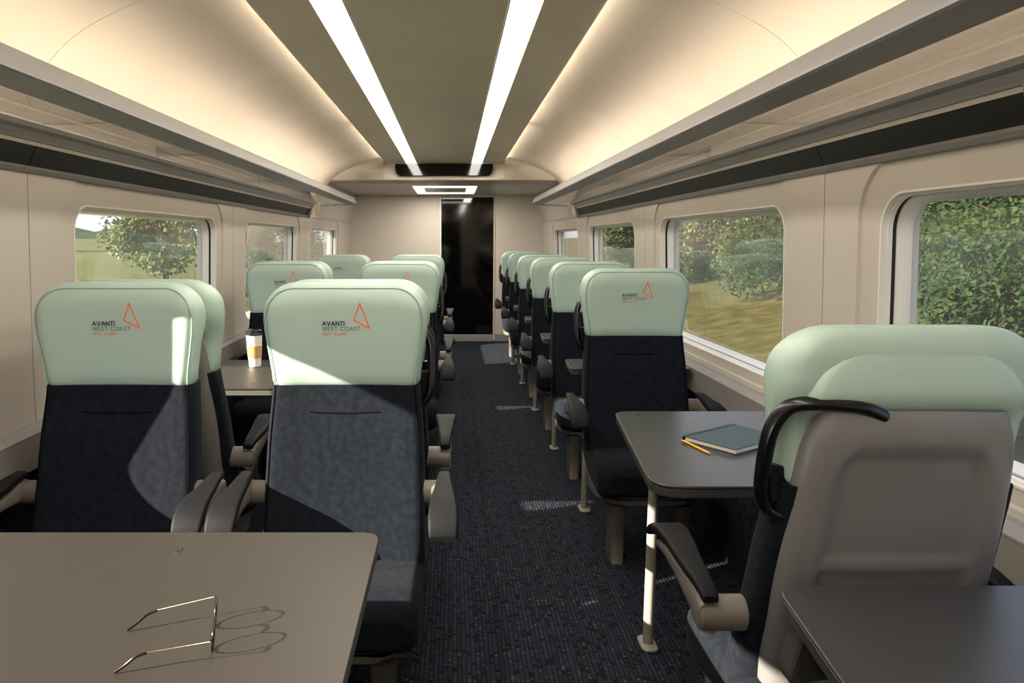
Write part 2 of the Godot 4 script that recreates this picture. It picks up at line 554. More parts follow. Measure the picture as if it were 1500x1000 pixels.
func build_ceiling() -> void:
	var seams := [Z_REAR, 0.17, 2.39, 4.61, 6.83, Z_BULK + 0.06]
	for side in [-1.0, 1.0]:
		var sn := "left" if side < 0 else "right"
		var under := [[1.300, 1.588], [1.290, 1.68], [1.262, 1.77], [1.205, 1.872], [1.135, 1.950], [1.04, 2.015], [0.92, 2.070], [0.80, 2.112], [0.70, 2.138], [0.625, 2.152], [0.55, 2.158]]
		var fine := []
		for p in curve(under.map(func(p): return Vector3(p[0], p[1], 0.0)), 4): fine.append([p.x, p.y])
		under = fine
		var prof := under.duplicate()
		for i in under.size():
			var p: Array = under[under.size() - 1 - i]
			prof.append([p[0] + lerpf(0.02, 0.05, smoothstep(0.85, 1.15, p[0])) + 0.03 * smoothstep(1.75, 1.65, p[1]), p[1] + 0.06])
		var c := structure("ceiling" if side < 0 else "ceiling_001", null, null, "curved cream ceiling shell above the %s luggage rack" % sn, "ceiling")
		for b in seams.size() - 1:
			obj("panel", extrude(prof, side, seams[b] + 0.0015, seams[b + 1] - 0.0015, 0.0, true), mats.ceiling_panel, c)
			if b > 0:
				var back := []
				for p in under: back.append([p[0] + 0.008, p[1] + 0.006])
				for i in under.size():
					var p: Array = under[under.size() - 1 - i]
					back.append([p[0] + 0.04, p[1] + 0.05])
				obj("seam_backing", extrude(back, side, seams[b] - 0.015, seams[b] + 0.015), mats.seam, c)
		# panel between cove and light strip
		var ip := structure("ceiling_002" if side < 0 else "ceiling_003", extrude([[0.383, 2.122], [0.583, 2.120], [0.592, 2.124], [0.592, 2.1285], [0.54, 2.133], [0.54, 2.20], [0.383, 2.20]], side, Z_REAR, Z_BULK + 0.05), mats.ceiling_centre_lit, "flat cream ceiling panel between %s cove and light strip" % sn, "ceiling")
		# hidden cove light
		for seg in [[Z_REAR, 5.15], [5.22, 7.30]]:
			var cv := thing("cove_light", "warm concealed cove light along the %s ceiling step, %s run" % [sn, "longer near" if seg[0] < 0 else "shorter far"], "light")
			obj("housing", extrude([[0.5405, 2.1345], [0.548, 2.1345], [0.548, 2.156], [0.5405, 2.156]], side, seg[0] + 0.03, seg[1]), mats.rail_grey, cv)
			obj("light_strip", extrude([[0.5482, 2.1355], [0.5505, 2.1355], [0.5505, 2.1550], [0.5482, 2.1550]], side, seg[0] + 0.03, seg[1]), mats.cove_glow, cv)
			area(cv, Vector3(wx(side, 0.553), 2.1450, -(seg[0] + 0.03 + seg[1]) / 2), Vector3(side, 0, 0), Vector2(seg[1] - seg[0] - 0.03, 0.016), Color(1.0, 0.945, 0.87), COVE_E * (seg[1] - seg[0]))
		# bright strip
		var s := thing("ceiling_light_strip", "long bright white ceiling light strip %s of the centre panel" % sn, "light")
		obj("diffuser", extrude([[0.274, 2.1205], [0.381, 2.1205], [0.381, 2.15], [0.274, 2.15]], side, Z_REAR, Z_BULK + 0.02), mats.strip_glow, s)
		obj("edge_trim", extrude([[0.2705, 2.1165], [0.2735, 2.1165], [0.2735, 2.16], [0.2705, 2.16]], side, Z_REAR, Z_BULK + 0.02), mats.rail_grey, s)
		area(s, Vector3(wx(side, 0.3275), 2.119, -(Z_REAR + Z_BULK) / 2), Vector3(0, -1, 0), Vector2(Z_BULK - Z_REAR - 0.04, 0.104), Color(1.0, 0.965, 0.91), STRIP_E)
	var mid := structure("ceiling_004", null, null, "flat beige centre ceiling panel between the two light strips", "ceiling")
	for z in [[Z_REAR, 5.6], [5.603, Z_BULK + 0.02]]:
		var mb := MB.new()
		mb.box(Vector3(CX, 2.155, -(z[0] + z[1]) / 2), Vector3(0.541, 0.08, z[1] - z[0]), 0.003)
		obj("panel", mb.done(), mats.ceiling_centre_lit, mid)
	# roof body above everything
	var roof := MB.new()
	roof.box(Vector3(CX, 2.26, -(Z_REAR + Z_END) / 2), Vector3(2.75, 0.08, Z_END - Z_REAR + 0.3), 0.005)
	structure("ceiling_005", roof.done(), mats.end_wall, "roof body above the ceiling panels", "roof")
	# bulkhead with a coved top
	var bulk := PackedVector2Array()     # (Z, y)
	bulk.append(Vector2(Z_BULK + 0.30, 1.945))
	bulk.append(Vector2(Z_BULK + 0.02, 1.945))
	bulk.append(Vector2(Z_BULK, 1.952))
	bulk.append(Vector2(Z_BULK - 0.005, 1.97))
	for i in 9:
		var a := deg_to_rad(90.0 * i / 8.0)
		bulk.append(Vector2(Z_BULK - 0.02 - 0.20 * (1 - cos(a)), 2.03 + 0.12 * sin(a)) if i < 9 else Vector2.ZERO)
	bulk.append(Vector2(Z_BULK - 0.22, 2.23))
	bulk.append(Vector2(Z_BULK + 0.30, 2.23))
	var mbk := MB.new()
	# built in three spans so that the light strips run up to the display between them
	for e in [[-1.30, -0.605], [0.605, 1.30]]:
		var poly := bulk
		mbk.prism(poly, Vector3(CX + e[0], 0, 0), Vector3(0, 0, -1), Vector3(0, 1, 0), e[1] - e[0])
	var flat_b := PackedVector2Array([Vector2(Z_BULK + 0.30, 1.945), Vector2(Z_BULK + 0.02, 1.945), Vector2(Z_BULK, 1.952), Vector2(Z_BULK - 0.003, 1.975), Vector2(Z_BULK + 0.02, 2.11), Vector2(Z_BULK + 0.02, 2.23), Vector2(Z_BULK + 0.30, 2.23)])
	mbk.prism(flat_b, Vector3(CX - 0.605, 0, 0), Vector3(0, 0, -1), Vector3(0, 1, 0), 1.21)
	structure("ceiling_006", mbk.done(), mats.ceiling_panel, "coved bulkhead where the high ceiling drops to the vestibule end", "ceiling")
	var low := MB.new()
	low.box(Vector3(CX, 1.985, -(Z_BULK + 0.25 + Z_END) / 2), Vector3(2.66, 0.08, Z_END - Z_BULK - 0.25), 0.003)
	structure("ceiling_007", low.done(), mats.cream_panel, "lowered flat ceiling in front of the end door", "ceiling")
	# upper side walls beside the lowered ceiling
	for side in [-1.0, 1.0]:
		structure("wall_upper_" + ("left" if side < 0 else "right"), extrude([[1.276, 1.588], [1.245, 1.72], [1.215, 1.80], [1.20, 1.944], [1.36, 1.944], [1.36, 1.587]], side, Z_BULK + 0.062, Z_END), mats.cream_panel, "cream upper wall panel at the far %s corner" % ("left" if side < 0 else "right"), "wall")
	# display on the bulkhead
	var disp := thing("information_display", "wide glossy black display panel on the ceiling bulkhead", "display")
	var dm := MB.new()
	var dp := round_poly([Vector2(0.49, 0.062), Vector2(-0.49, 0.062), Vector2(-0.475, -0.055), Vector2(0.475, -0.055)], [0.02, 0.02, 0.06, 0.06])
	dm.prism(dp, Vector3(CX, 2.044, -(Z_BULK - 0.004)), Vector3(1, 0, 0), Vector3(0, 1, 0), 0.03, 0.004)
	obj("screen", dm.done(), mats.gloss_black, disp)
	var bm := MB.new()
	bm.prism(rrect(0.90, 0.08, 0.02), Vector3(CX, 2.046, -(Z_BULK + 0.03)), Vector3(1, 0, 0), Vector3(0, 1, 0), 0.03)
	obj("mounting_plate", bm.done(), mats.rail_grey, disp)
	# ring light in the lowered ceiling
	var ringl := thing("ceiling_ring_light", "rectangular ring light glowing white in the lowered ceiling", "light")
	for e in [[-0.355, 0.0, 0.11, 1.18], [0.355 - 0.06 + 0.06, 0.0, 0.11, 1.18], [0.0, -0.53, 0.60, 0.12], [0.0, 0.53, 0.60, 0.12]]:
		var rm := MB.new()
		var px: float = clampf(e[0], -0.30, 0.30)
		rm.box(Vector3(CX + px, 1.940, -8.80 + e[1]), Vector3(e[2] if e[2] < 0.2 else 0.49, 0.012, e[3]), 0.003)
		obj("light_tube", rm.done(), mats.strip_glow, ringl)
		area(ringl, Vector3(CX + px, 1.931, -8.80 + e[1]), Vector3(0, -1, 0), Vector2(maxf(e[2] if e[2] < 0.2 else 0.49, e[3]), minf(e[2] if e[2] < 0.2 else 0.49, e[3])), Color(1.0, 0.965, 0.91), 0.9 if e[2] < 0.2 else 0.4, e[2] >= 0.2)

const STRIP_E := 4.8
const COVE_E := 0.26
const RACK_E := 0.21

func area(parent: Node, at: Vector3, facing: Vector3, size: Vector2, c: Color, energy: float, along_x := false) -> void:
	var l := AreaLight3D.new()
	l.name = "glow_light"
	l.area_size = size
	l.light_color = c
	l.light_energy = energy
	l.shadow_enabled = true
	l.area_range = 20.0
	l.area_attenuation = 2.0
	# the light's -z points along facing; its x runs along the carriage (or across it)
	var zb := -facing.normalized()
	var xb := Vector3(1, 0, 0) if along_x else Vector3(0, 0, -1)
	l.transform = Transform3D(Basis(xb, zb.cross(xb), zb), at)
	parent.add_child(l, true)

func build_racks() -> void:
	for side in [-1.0, 1.0]:
		var sn := "left" if side < 0 else "right"
		var z1 := 7.45
		var t := thing("luggage_rack", "long overhead luggage rack with smoked glass shelf on the %s wall" % sn, "luggage rack")
		obj("front_rail", extrude([[0.908, 1.778], [0.900, 1.772], [0.886, 1.728], [0.886, 1.722], [0.892, 1.7165], [0.945, 1.7165], [0.945, 1.772], [0.930, 1.778]], side, Z_REAR, z1, 0.0, false), mats.rail_grey, t)
		obj("rail_underside", extrude([[0.889, 1.7160], [0.951, 1.699], [0.960, 1.701], [0.960, 1.7160]], side, Z_REAR, z1), mats.rail_grey, t)
		# glass shelf in lengths, with brackets between
		var zz := [Z_REAR, 2.36, 4.58, 6.98]
		for b in 3:
			obj("glass_shelf", extrude([[0.955, 1.7095], [1.205, 1.7045], [1.205, 1.7125], [0.955, 1.7175]], side, zz[b] + 0.004, zz[b + 1] - 0.004), mats.shelf_glass, t)
		for z in [0.17, 3.30, 5.0, 6.40]:
			var br := extrude([[0.965, 1.7185], [1.22, 1.7135], [1.22, 1.760], [1.16, 1.735], [1.12, 1.728]], side, z - 0.006, z + 0.006)
			obj("bracket", br, mats.rail_grey, t)
		obj("end_arm", extrude([[0.945, 1.7015], [1.24, 1.6905], [1.24, 1.7025], [0.945, 1.7135]], side, z1 - 0.03, z1 - 0.003), mats.rail_grey, t)
		obj("back_rail", extrude([[1.195, 1.7040], [1.200, 1.690], [1.215, 1.684], [1.262, 1.690], [1.262, 1.7040]], side, Z_REAR, 7.02), mats.rail_grey, t)
		obj("mid_rail", extrude([[1.216, 1.6838], [1.228, 1.664], [1.266, 1.664], [1.266, 1.6838]], side, Z_REAR, 7.0), mats.rail_grey, t)
		obj("lower_rail", extrude([[1.224, 1.6638], [1.228, 1.656], [1.27, 1.656], [1.27, 1.6638]], side, Z_REAR, 7.0), mats.rail_grey, t)
		# uplighter on the back of the rail
		var u := thing("rack_uplight", "warm uplighter strip on the back of the %s rack rail" % sn, "light")
		obj("housing", extrude([[0.9455, 1.742], [0.958, 1.742], [0.958, 1.770], [0.9455, 1.777]], side, Z_REAR + 0.05, z1 - 0.25), mats.rail_grey, u)
		obj("light_strip", extrude([[0.9582, 1.756], [0.9600, 1.756], [0.9600, 1.7695], [0.9582, 1.7695]], side, Z_REAR + 0.05, z1 - 0.25), mats.cove_glow, u)
		area(u, Vector3(wx(side, 0.963), 1.766, -(Z_REAR + z1 - 0.2) / 2), Vector3(side, 0.55, 0), Vector2(z1 - Z_REAR - 0.3, 0.014), Color(1.0, 0.92, 0.82), RACK_E * (z1 - Z_REAR))
		# black panel under the rack
		var p := t
		for z in [[1.52, 2.388], [2.392, 4.608], [4.612, 6.90]]:
			obj("black_panel", extrude([[1.243, 1.644], [1.272, 1.584], [1.282, 1.584], [1.262, 1.644]], side, z[0], z[1]), mats.black_panel, p)
		obj("beige_strip", extrude([[1.232, 1.6555], [1.240, 1.6445], [1.265, 1.6445], [1.265, 1.6555]], side, Z_REAR, 6.97), mats.cream_panel, p)
		obj("lower_trim", extrude([[1.270, 1.5835], [1.262, 1.574], [1.268, 1.562], [1.285, 1.560], [1.285, 1.5835]], side, Z_REAR, 6.97), mats.rail_grey, p)
		var cap := round_poly([Vector2(wx(side, 1.225), 1.665), Vector2(wx(side, 1.275), 1.665), Vector2(wx(side, 1.285), 1.558), Vector2(wx(side, 1.252), 1.562)], [0.004, 0.0, 0.0, 0.012])
		for z in [[6.90, 6.97], [0.9, 1.52]]:
			var mb := MB.new()
			mb.prism(cap, Vector3(0, 0, -z[1]), Vector3(1, 0, 0), Vector3(0, 1, 0), z[1] - z[0])
			obj("end_cap", mb.done(), mats.rail_grey, p)
		var ep := extrude([[1.262, 1.70], [1.205, 1.708], [1.225, 1.745], [1.262, 1.752]], side, 6.93, 7.02)
		obj("end_fin", ep, mats.grey_plastic, t)

func build_ends() -> void:
	var z := Z_END
	var d0 := -0.150
	var d1 := 0.545
	var w := structure("wall_far", null, null, "plain beige end wall around the glass door", "wall")
	for e in [[-1.48, d0 - 0.02, 0.0, 1.95], [d1 + 0.02, 1.34, 0.0, 1.95], [d0 - 0.02, d1 + 0.02, 1.925, 1.95]]:
		var mb := MB.new()
		mb.box(Vector3((e[0] + e[1]) / 2, (e[2] + e[3]) / 2, -z - 0.06), Vector3(e[1] - e[0], e[3] - e[2], 0.12), 0.002)
		obj("panel", mb.done(), mats.end_wall, w)
	for e in [[-1.40, d0 - 0.02], [d1 + 0.02, 1.30]]:
		var mb := MB.new()
		mb.box(Vector3((e[0] + e[1]) / 2, 0.05, -z + 0.006), Vector3(e[1] - e[0], 0.10, 0.012), 0.003)
		structure("baseboard_far" if e[0] < 0 else "baseboard_far_right", mb.done(), mats.duct_light, "grey skirting at the foot of the end wall, %s of the door" % ("left" if e[0] < 0 else "right"), "baseboard")
	var door := structure("door_1", null, null, "dark mirror-like glass end door with slim metal edges", "door")
	var gm := MB.new()
	gm.box(Vector3((d0 + d1) / 2, 1.005, -z - 0.035), Vector3(d1 - d0, 1.83, 0.02), 0.001)
	obj("glass_leaf", gm.done(), mats.gloss_black, door)
	for x in [d0 - 0.010, d1 + 0.010]:
		var fm := MB.new()
		fm.box(Vector3(x, 1.01, -z - 0.02), Vector3(0.02, 1.83, 0.06), 0.003)
		obj("jamb", fm.done(), mats.window_white if x < 0 else mats.end_wall, door)
	var sill := MB.new()
	sill.box(Vector3((d0 + d1) / 2, 0.045, -z - 0.015), Vector3(d1 - d0, 0.09, 0.05), 0.004)
	obj("threshold", sill.done(), mats.duct_light, door)
	# rear end behind the camera
	var r := structure("wall_near", null, null, "beige end wall behind the viewpoint", "wall")
	for e in [[-1.48, -0.42, 0.0, 2.22], [0.25, 1.34, 0.0, 2.22], [-0.42, 0.25, 1.95, 2.22]]:
		var mb := MB.new()
		mb.box(Vector3((e[0] + e[1]) / 2, (e[2] + e[3]) / 2, -Z_REAR + 0.06), Vector3(e[1] - e[0], e[3] - e[2], 0.12), 0.002)
		obj("panel", mb.done(), mats.end_wall, r)
	var rd := MB.new()
	rd.box(Vector3(-0.085, 0.985, -Z_REAR + 0.05), Vector3(0.67, 1.93, 0.03), 0.002)
	structure("door_2", rd.done(), mats.gloss_black, "dark glass door behind the viewpoint", "door")
	# floor
	var fl := MB.new()
	fl.box(Vector3(CX, -0.05, -(Z_REAR + Z_END) / 2), Vector3(2.80, 0.10, Z_END - Z_REAR + 0.24), 0.002)
	structure("floor", fl.done(), mats.carpet, "dark navy ribbed carpet with tan flecks along the aisle", "floor")

# ------------------------------------------------------------------ seat
const HW := [[0.90, 0.222], [0.96, 0.226], [1.04, 0.238], [1.10, 0.245], [1.14, 0.244]]

func srect(w: float, zf: float, zb: float, y: float, r: float, wing: float, n := 10) -> Array:   # rounded rectangle ring in the xz plane with raised front edges
	var out := []
	var p := rrect(2 * w, zf - zb, minf(r, minf(w, (zf - zb) / 2) * 0.98), 4)
	# densify the long front and back sides
	var dense := []
	for k in p.size():
		var a := p[k]
		var b := p[(k + 1) % p.size()]
		dense.append(a)
		if absf(b.x - a.x) > w * 0.8:
			for i in range(1, n): dense.append(a.lerp(b, float(i) / n))
	for q in dense:
		var z: float = (zf + zb) / 2 - q.y
		var f: float = clampf((z - (zf + zb) / 2) / ((zf - zb) / 2), 0.0, 1.0)
		z += wing * f * pow(absf(q.x) / w, 3.0)
		out.append(Vector3(q.x, y, z))
	out.reverse()
	return out

func outline_w(y: float) -> float:   # headrest outline with rounded top corners
	var top := 1.222
	var r := 0.095
	var w := lerp_table(HW, minf(y, 1.13))
	if y > top - r:
		var t := (y - (top - r)) / r
		w -= r * 0.98 * (1.0 - sqrt(maxf(0.0, 1.0 - t * t)))
	return w

func head_front(p: Vector2) -> Vector3:   # point on the front of the headrest
	var t := clampf((p.y - 1.15) / 0.072, 0.0, 1.0)
	var w := outline_w(p.y)
	var z := -0.046 * (1.0 - sqrt(1.0 - t * t * 0.97)) + 0.016 * (1.0 - t) * pow(absf(p.x) / w, 3.0)
	var e := clampf(absf(p.x) - (w - 0.038), 0.0, 0.037)
	z -= 0.038 - sqrt(0.038 * 0.038 - e * e)
	return Vector3(p.x, p.y, z + 0.0008)

func seat_meshes() -> void:
	# headrest
	var rings := []
	for y in [0.918, 0.921, 0.93, 0.96, 1.0, 1.04, 1.08, 1.11, 1.13, 1.145, 1.157, 1.168, 1.178, 1.187, 1.195, 1.202, 1.208, 1.213, 1.217, 1.2195, 1.2212, 1.222]:
		var t := clampf((y - 1.15) / 0.072, 0.0, 1.0)
		var close := 0.046 * (1.0 - sqrt(1.0 - t * t * 0.97))
		var low := 0.006 * (1.0 - clampf((y - 0.918) / 0.012, 0.0, 1.0))
		rings.append(srect(outline_w(y) - low, 0.0 - close - low, lerpf(-0.080, -0.112, smoothstep(1.045, 1.11, y)) - t * 0.010 + close + low, y, 0.04, 0.016 * (1.0 - t)))
	var mb := MB.new()
	mb.loft(rings)
	cache.headrest = mb.done()
	# rear pad of the headrest, rising out of the shell
	rings = []
	for e in [[0.93, 0.190], [0.97, 0.196], [1.00, 0.198], [1.03, 0.199], [1.05, 0.1985], [1.07, 0.1965], [1.09, 0.193], [1.11, 0.187], [1.125, 0.181], [1.14, 0.172], [1.152, 0.162], [1.162, 0.151], [1.170, 0.138], [1.177, 0.122], [1.182, 0.103], [1.185, 0.080], [1.186, 0.06]]:
		var t := clampf((e[0] - 1.08) / 0.106, 0.0, 1.0)
		rings.append(srect(e[1] + 0.012, -0.05, lerpf(-0.078, -0.127, smoothstep(1.035, 1.095, e[0])) + 0.018 * t * t, e[0], 0.03, 0.0))
	mb = MB.new()
	mb.loft(rings)
	cache.rear_pad = mb.done()
	# navy back
	rings = []
	for i in 15:
		var y := 0.40 + 0.520 * i / 14.0
		var w := lerp_table([[0.40, 0.236], [0.55, 0.238], [0.75, 0.233], [0.92, 0.222]], y)
		var zf := lerp_table([[0.40, 0.150], [0.50, 0.115], [0.60, 0.078], [0.70, 0.052], [0.80, 0.028], [0.92, -0.001]], y)
		rings.append(srect(w, zf, zf - 0.095, y, 0.032, 0.014))
	mb = MB.new()
	mb.loft(rings)
	cache.backrest = mb.done()
	# piping lines
	for which in ["headrest", "backrest"]:
		mb = MB.new()
		if which == "headrest":
			var outline := []
			for i in 16:
				var y := 0.922 + (1.127 - 0.922) * i / 15.0
				outline.append(Vector2(-(outline_w(y) - 0.014), y))
			for i in range(1, 13):
				var a := deg_to_rad(90.0 * i / 12.0)
				outline.append(Vector2(-(0.1485 + 0.080 * cos(a)), 1.127 + 0.080 * sin(a)))
			for i in range(1, 8): outline.append(Vector2(lerpf(-0.1485, 0.0, i / 8.0), 1.207))
			var full := []
			for p in outline: full.append(head_front(p))
			for i in range(outline.size() - 1, -1, -1): full.append(head_front(Vector2(-outline[i].x, outline[i].y)))
			mb.tube(full, 0.0022, 0.0022, 6, Vector3(0, 0, 1))
		else:
			for s in [-1.0, 1.0]:
				var path := []
				for i in 18:
					var y := 0.45 + (0.918 - 0.45) * i / 17.0
					var w := lerp_table([[0.40, 0.236], [0.55, 0.238], [0.75, 0.233], [0.92, 0.222]], y)
					var zf := lerp_table([[0.40, 0.150], [0.50, 0.115], [0.60, 0.078], [0.70, 0.052], [0.80, 0.028], [0.92, -0.001]], y)
					path.append(Vector3(s * (w - 0.014), y, zf + 0.0055))
				mb = MB.new()
				mb.tube(path, 0.0025, 0.0025, 6, Vector3(0, 0, 1))
				cache["backrest_piping_" + ("p" if s > 0 else "m")] = mb.done()
		if which == "headrest": cache[which + "_piping"] = mb.done()
	mb = MB.new()
	var tuck := []
	for i in 13:
		var x := -0.105 + 0.21 * i / 12.0
		tuck.append(Vector3(x, 0.842 - 0.004 * cos(x * 14.0), 0.0185))
	mb.tube(tuck, 0.0022, 0.0022, 6, Vector3(0, 0, 1))
	cache.tuck = mb.done()
	# cushion: rings across x-y, pushed along z
	rings = []
	for e in [[-0.02, 0.225, 0.40, 0.445], [0.05, 0.236, 0.385, 0.462], [0.15, 0.238, 0.372, 0.470], [0.25, 0.238, 0.362, 0.482], [0.33, 0.237, 0.352, 0.492], [0.385, 0.234, 0.345, 0.490], [0.415, 0.230, 0.346, 0.478], [0.432, 0.222, 0.352, 0.458], [0.440, 0.205, 0.366, 0.436]]:
		var p := rrect(2 * e[1], e[3] - e[2], 0.035, 5)
		var ring := []
		for q in p: ring.append(Vector3(q.x, (e[2] + e[3]) / 2 + q.y - 0.045 * clampf(e[0] / 0.2, 0.0, 1.0), e[0] * 0.95))
		rings.append(ring)
	mb = MB.new()
	mb.loft(rings)
	cache.cushion = mb.done()
	# moulded back shell: u runs round the back from front edge to front edge, v upwards
	mb = MB.new()
	mb.smooth()
	var NU := 44
	var NV := 44
	var grid := []
	for j in NV + 1:
		var v := float(j) / NV
		var y := lerpf(0.30, 1.068, v)
		var w := lerp_table([[0.30, 0.150], [0.40, 0.185], [0.52, 0.206], [0.70, 0.214], [0.90, 0.208], [1.00, 0.198], [1.07, 0.180]], y)
		var back := lerp_table([[0.30, 0.02], [0.42, -0.012], [0.55, -0.045], [0.73, -0.088], [0.90, -0.118], [1.00, -0.134], [1.07, -0.138]], y)
		var front := lerp_table([[0.30, 0.12], [0.42, 0.12], [0.55, 0.06], [0.73, 0.006], [0.90, -0.046], [1.00, -0.075], [1.07, -0.09]], y)
		var crown := 0.0
		if v > 0.9:
			var t := (v - 0.9) / 0.1
			crown = 1.0 - sqrt(maxf(0.0, 1.0 - t * t))
		var row := []
		for i in NU + 1:
			var u := -1.0 + 2.0 * i / NU
			var au := absf(u)
			var x: float
			var z: float
			if au < 0.72:      # back face
				var f := au / 0.72
				x = (w - 0.045) * f
				z = back + 0.010 * f * f
			else:              # rounded corner and side
				var f := (au - 0.72) / 0.28
				var a := minf(f / 0.55, 1.0) * PI / 2
				var rr := 0.045
				x = w - rr + rr * sin(a)
				z = back + 0.010 + rr * 0.85 * (1 - cos(a))
				if f > 0.55: z = lerpf(back + 0.010 + rr * 0.85, front, (f - 0.55) / 0.45); x = w - 0.006 * (f - 0.55) / 0.45
			# recessed panel
			var pw := lerp_table([[0.42, 0.150], [0.70, 0.148], [1.0, 0.136]], y)
			var ex := smoothstep(0.0, 0.012, pw - absf(x)) if au < 0.72 else 0.0
			var rad := 0.05
			var cy := clampf((0.998 - y), 0.0, rad)
			if absf(x) > pw - rad and y > 0.998 - rad:
				var dd := Vector2(absf(x) - (pw - rad), y - (0.998 - rad)).length()
				ex = smoothstep(0.0, 0.012, rad - dd)
			var ey := smoothstep(0.0, 0.012, 0.998 - y) * smoothstep(0.0, 0.012, y - 0.46)
			z += 0.013 * ex * ey
			# fold line of the seat-back tray low on the panel
			z -= 0.010 * ex * smoothstep(0.768, 0.760, y) * smoothstep(0.735, 0.743, y)
			x *= 1.0 - 0.05 * crown
			z = lerpf(z, -0.115, crown * 0.45)
			row.append(Vector3(x * signf(u), y + 0.006 * (1.0 - u * u) * v, z))
		grid.append(row)
	for j in NV:
		for i in NU:
			mb.quad(grid[j][i + 1], grid[j][i], grid[j + 1][i], grid[j + 1][i + 1])
	# close the top and the front
	mb.smooth()
	for i in NU:
		var a: Vector3 = grid[NV][i]
		var b: Vector3 = grid[NV][i + 1]
		mb.quad(b, a, Vector3(a.x * 0.97, a.y - 0.004, -0.085), Vector3(b.x * 0.97, b.y - 0.004, -0.085))
	mb.smooth()
	for j in NV:
		mb.quad(grid[j][0], grid[j][NU], grid[j + 1][NU], grid[j + 1][0])
	mb.smooth()
	mb.fan(grid[0], true)
	cache.shell = mb.done()
	# handle (aisle side = +x), loop with its foot plate
	for s in [-1.0, 1.0]:
		var k := "p" if s > 0 else "m"
		mb = MB.new()
		var path := curve([Vector3(s * 0.065, 1.062, -0.116), Vector3(s * 0.11, 1.080, -0.117), Vector3(s * 0.190, 1.085, -0.110), Vector3(s * 0.228, 1.074, -0.096), Vector3(s * 0.250, 1.035, -0.084), Vector3(s * 0.255, 0.975, -0.070), Vector3(s * 0.252, 0.900, -0.056), Vector3(s * 0.236, 0.862, -0.052), Vector3(s * 0.200, 0.846, -0.056)], 5)
		mb.tube(path, 0.0135, 0.0195, 14, Vector3(0, 0, 1))
		cache["handle_" + k] = mb.done()
		mb = MB.new()
		mb.prism(round_poly([Vector2(0.190, 0.872), Vector2(0.238, 0.880), Vector2(0.246, 0.955), Vector2(0.192, 0.950)], [0.006, 0.012, 0.004, 0.004]) if s > 0 else round_poly([Vector2(-0.190, 0.872), Vector2(-0.192, 0.950), Vector2(-0.246, 0.955), Vector2(-0.238, 0.880)], [0.006, 0.004, 0.004, 0.012]), Vector3(0, 0, -0.066), Vector3(1, 0, 0), Vector3(0, 1, 0), 0.022, 0.003)
		cache["handle_foot_" + k] = mb.done()
		# armrest on side s: bracket with pivot, and pad
		mb = MB.new()
		var ax := Basis(Vector3(0, 0, 1), PI / 2)
		mb.lathe([[0.030, -0.052], [0.037, -0.046], [0.038, 0.046], [0.030, 0.052]], Vector3(s * 0.262, 0.600, 0.035), 26, ax)
		cache["pivot_" + k] = mb.done()
		mb = MB.new()
		var arm := []
		for e in [[0.010, 0.60, 0.020, 0.036], [0.06, 0.622, 0.020, 0.032], [0.13, 0.642, 0.022, 0.026], [0.20, 0.654, 0.024, 0.020], [0.27, 0.658, 0.026, 0.016], [0.335, 0.650, 0.026, 0.012], [0.365, 0.640, 0.024, 0.008]]:
			var ring := []
			for q in rrect(2 * e[2], 2 * e[3], minf(e[2], e[3]) * 0.7, 3): ring.append(Vector3(s * 0.295 + q.x, e[1] + q.y - 0.028 * clampf(e[0] / 0.15, 0.0, 1.0), e[0] * 0.92))
			arm.append(ring)
		mb.loft(arm)
		cache["arm_" + k] = mb.done()
		mb = MB.new()
		var pad := []
		for e in [[0.004, 0.648, 0.016, 0.007], [0.010, 0.652, 0.018, 0.010], [0.08, 0.672, 0.022, 0.011], [0.16, 0.688, 0.028, 0.011], [0.24, 0.697, 0.034, 0.011], [0.31, 0.696, 0.039, 0.011], [0.355, 0.686, 0.041, 0.011], [0.385, 0.670, 0.040, 0.011], [0.402, 0.655, 0.038, 0.010], [0.408, 0.648, 0.034, 0.006]]:
			var ring := []
			for q in rrect(2 * e[2], 2 * e[3], e[3] * 0.8, 4): ring.append(Vector3(s * 0.295 + q.x, e[1] + q.y - 0.028 * clampf(e[0] / 0.15, 0.0, 1.0), e[0] * 0.92))
			pad.append(ring)
		mb.loft(pad)
		cache["pad_" + k] = mb.done()
	# base pod and legs
	rings = []
	for e in [[-0.03, 0.10, 0.27, 0.35], [0.02, 0.19, 0.245, 0.38], [0.12, 0.222, 0.240, 0.362], [0.25, 0.222, 0.242, 0.330], [0.34, 0.20, 0.250, 0.318], [0.385, 0.14, 0.262, 0.310]]:
		var ring := []
		for q in rrect(2 * e[1], e[3] - e[2], 0.03, 5): ring.append(Vector3(q.x, (e[2] + e[3]) / 2 + q.y, e[0]))
		rings.append(ring)
	mb = MB.new()
	mb.loft(rings)
	cache.base = mb.done()
	mb = MB.new()
	rings = []
	for e in [[0.003, 0.024, 0.078, 0.0], [0.012, 0.027, 0.060, 0.0], [0.15, 0.029, 0.052, 0.006], [0.252, 0.032, 0.070, 0.010]]:
		var ring := []
		for q in rrect(2 * e[1], 2 * e[2], 0.010, 3): ring.append(Vector3(q.x, e[0], -q.y + e[3]))
		rings.append(ring)
	mb.loft(rings)
	cache.leg = mb.done()
	# logo: outlined triangle and three lines of lettering
	mb = MB.new()
	var T := [Vector2(0.047, 1.168), Vector2(0.0265, 1.1135), Vector2(0.0775, 1.0865)]
	var inn := MB.inset(PackedVector2Array(T), 0.0036)
	mb.flat()
